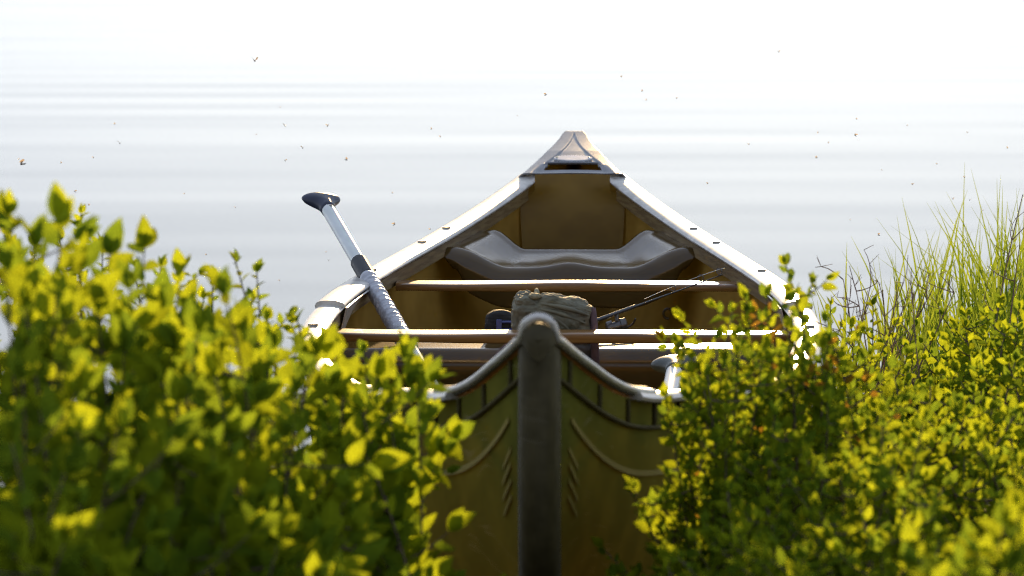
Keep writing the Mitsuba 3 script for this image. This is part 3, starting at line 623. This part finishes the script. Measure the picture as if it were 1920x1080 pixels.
RIGHT_LABELS = ['small-leaved bush with an orange tip standing up before the shining right gunwale', 'small-leaved bush hanging over the right side of the canoe', 'small-leaved bush hiding the canoe below the right gunwale', 'small-leaved bush beside the canoe with brown twigs above it', 'small-leaved bush in front of the middle of the grass', 'small-leaved bush at the right edge under the grass',
                'sunlit small-leaved bush in the middle of the right bank', 'sunlit small-leaved bush at the right edge halfway down', 'bright rounded small-leaved bush nearer than the sunlit ones', 'dark shaded small-leaved bush beside the canoe bow', 'shaded small-leaved bush at the bottom of the right bank', 'bright out of focus sprig in the lower right corner']
for i, tips in enumerate(RIGHT):
    k = 'small_leaved_shrub' + (f'_{i:03d}' if i else '')
    mats = [B, B, B, B, B, B, B, G, G, G, G, G, R_] if i == 0 else [B, B, B, G, G]
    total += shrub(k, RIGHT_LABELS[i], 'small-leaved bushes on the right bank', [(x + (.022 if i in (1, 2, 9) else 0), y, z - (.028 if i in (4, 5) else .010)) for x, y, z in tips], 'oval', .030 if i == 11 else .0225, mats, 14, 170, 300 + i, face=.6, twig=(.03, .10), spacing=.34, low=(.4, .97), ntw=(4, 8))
print('leaves', total)

# dry heather and a bare twig at the right
def dry_bush(key, label, base, tips, seed):
    r = np.random.default_rng(seed); tag(key, label, 'dry shrub', 'dry brown shrubs on the right bank')
    for t in tips:
        t = np.array(t); b = np.array(base) + [r.normal() * .03, r.normal() * .03, 0]
        path = bezier([b, (b + t) / 2 + [r.normal() * .02, 0, .03], t], 12); ps = [tube(path, np.linspace(.0022, .0007, 12), 5)]
        for _ in range(r.integers(4, 7)):
            q = path[r.integers(4, 12)]; e = q + np.array([r.normal() * .025, r.normal() * .025, r.uniform(.01, .055)])
            tw = bezier([q, (q + e) / 2 + r.normal(size=3) * .006, e], 5); ps.append(tube(tw, np.linspace(.0010, .0005, 5), 4))
            for _ in range(3):
                q2 = tw[r.integers(1, 5)]; e2 = q2 + r.normal(size=3) * .012 + [0, 0, .008]; ps.append(tube([q2, e2], [.0006, .0004], 4))
        put(key + '__twig', trimesh.util.concatenate(ps), 'dry_twig', True)
dry_bush('dry_shrub', 'brown dry heather twigs between the canoe and the grass', (.575, 7.0, .08), [(.54 + .022 * k, 7.0 + .05 * math.sin(k * 3),   .425 - .02 * abs(math.sin(k * 1.7))) for k in range(9)], 61)
dry_bush('dry_shrub_001', 'bare dark twig rising above the grass at the right edge', (.80, 7.2, .08), [(.855, 7.2, .55), (.845, 7.15, .47)], 62)
dry_bush('dry_shrub_002', 'bare reddish twigs leaning left in front of the grass', (.66, 6.6, .08), [(.50, 6.6, .375), (.56, 6.6, .43), (.62, 6.65, .44)], 63)

# sedge in the shallows
r = np.random.default_rng(77); v, f, o = [], [], 0
def blade(x, y, h, lean, w):
    global o
    n = 7; s = np.linspace(0, 1, n); an = r.uniform(0, 6.28)
    c = np.stack([x + lean * s ** 2 * h, y + r.normal() * .05 * s ** 2, -.02 + h * s * (1 - .12 * abs(lean) * s)], 1)
    ww = w * (1 - s ** 2.2) + .0002; sd = np.array([math.cos(an), math.sin(an), 0]); sd = sd if abs(sd[0]) > .4 else np.array([.9, .4, 0])
    P = np.stack([c - sd * ww[:, None], c + [0, .0008, 0], c + sd * ww[:, None]], 1)
    v.append(P.reshape(-1, 3)); f.append(tri(grid_faces(n, 3)) + o); o += n * 3
for x, y, n, h, sp in ((.62, 8.4, 22, .27, .06), (.75, 8.6, 36, .32, .08), (.88, 8.7, 110, .37, .07), (.99, 8.8, 120, .43, .07), (1.05, 8.9, 60, .47, .06), (.56, 8.2, 8, .27, .05), (.93, 7.9, 70, .29, .09), (.80, 8.1, 40, .29, .08)):
    for _ in range(n): blade(x + r.normal() * sp, y + r.normal() * .25, (h + .01) * r.uniform(.62, 1.03), r.normal() * .2, r.uniform(.0022, .0044))
put('sedge_grass', trimesh.Trimesh(np.vstack(v), np.vstack(f), process=False), 'grass_blade', True, 'thin green sedge blades standing in the shallow water', 'grass', kind='stuff')

# ================================================================ INSECTS
r = np.random.default_rng(5)
body = tube([(-.0042, 0, .0004), (-.002, 0, 0), (.0005, 0, .0004), (.002, 0, .0008), (.0032, 0, .0006)], [.0003, .0008, .0009, .0012, .0007], 7)
wing = lambda s: mesh_of([(.0012, 0, .0012), (.003, s * .0032, .004), (-.001, s * .0052, .0062), (-.0028, s * .0036, .0045)], [(0, 1, 2), (0, 2, 3)])
BODY, WINGS = ply(body, 'insect_body', True), [ply(wing(s), 'insect_wing', False) for s in (-1, 1)]
for i, p in enumerate(INSECTS):
    k = 'flying_insect' + (f'_{i:03d}' if i else '')
    tag(k, 'tiny brown insect flying low over the lake water', 'insect', 'small insects flying over the lake')
    M = T().translate(list(p)).rotate([0, 0, 1], float(r.uniform(0, 360))).rotate([0, 1, 0], float(r.uniform(-40, 40))).scale(1.3 if i in (0, 6) else float(r.choice([.35, .45, .55, .7, .95], p=[.25, .3, .25, .15, .05])))
    scene[k + '__body'] = {**BODY, 'to_world': M}
    for j, w in enumerate(WINGS): scene[k + '__wing' + (f'_{j:03d}' if j else '')] = {**w, 'to_world': M}
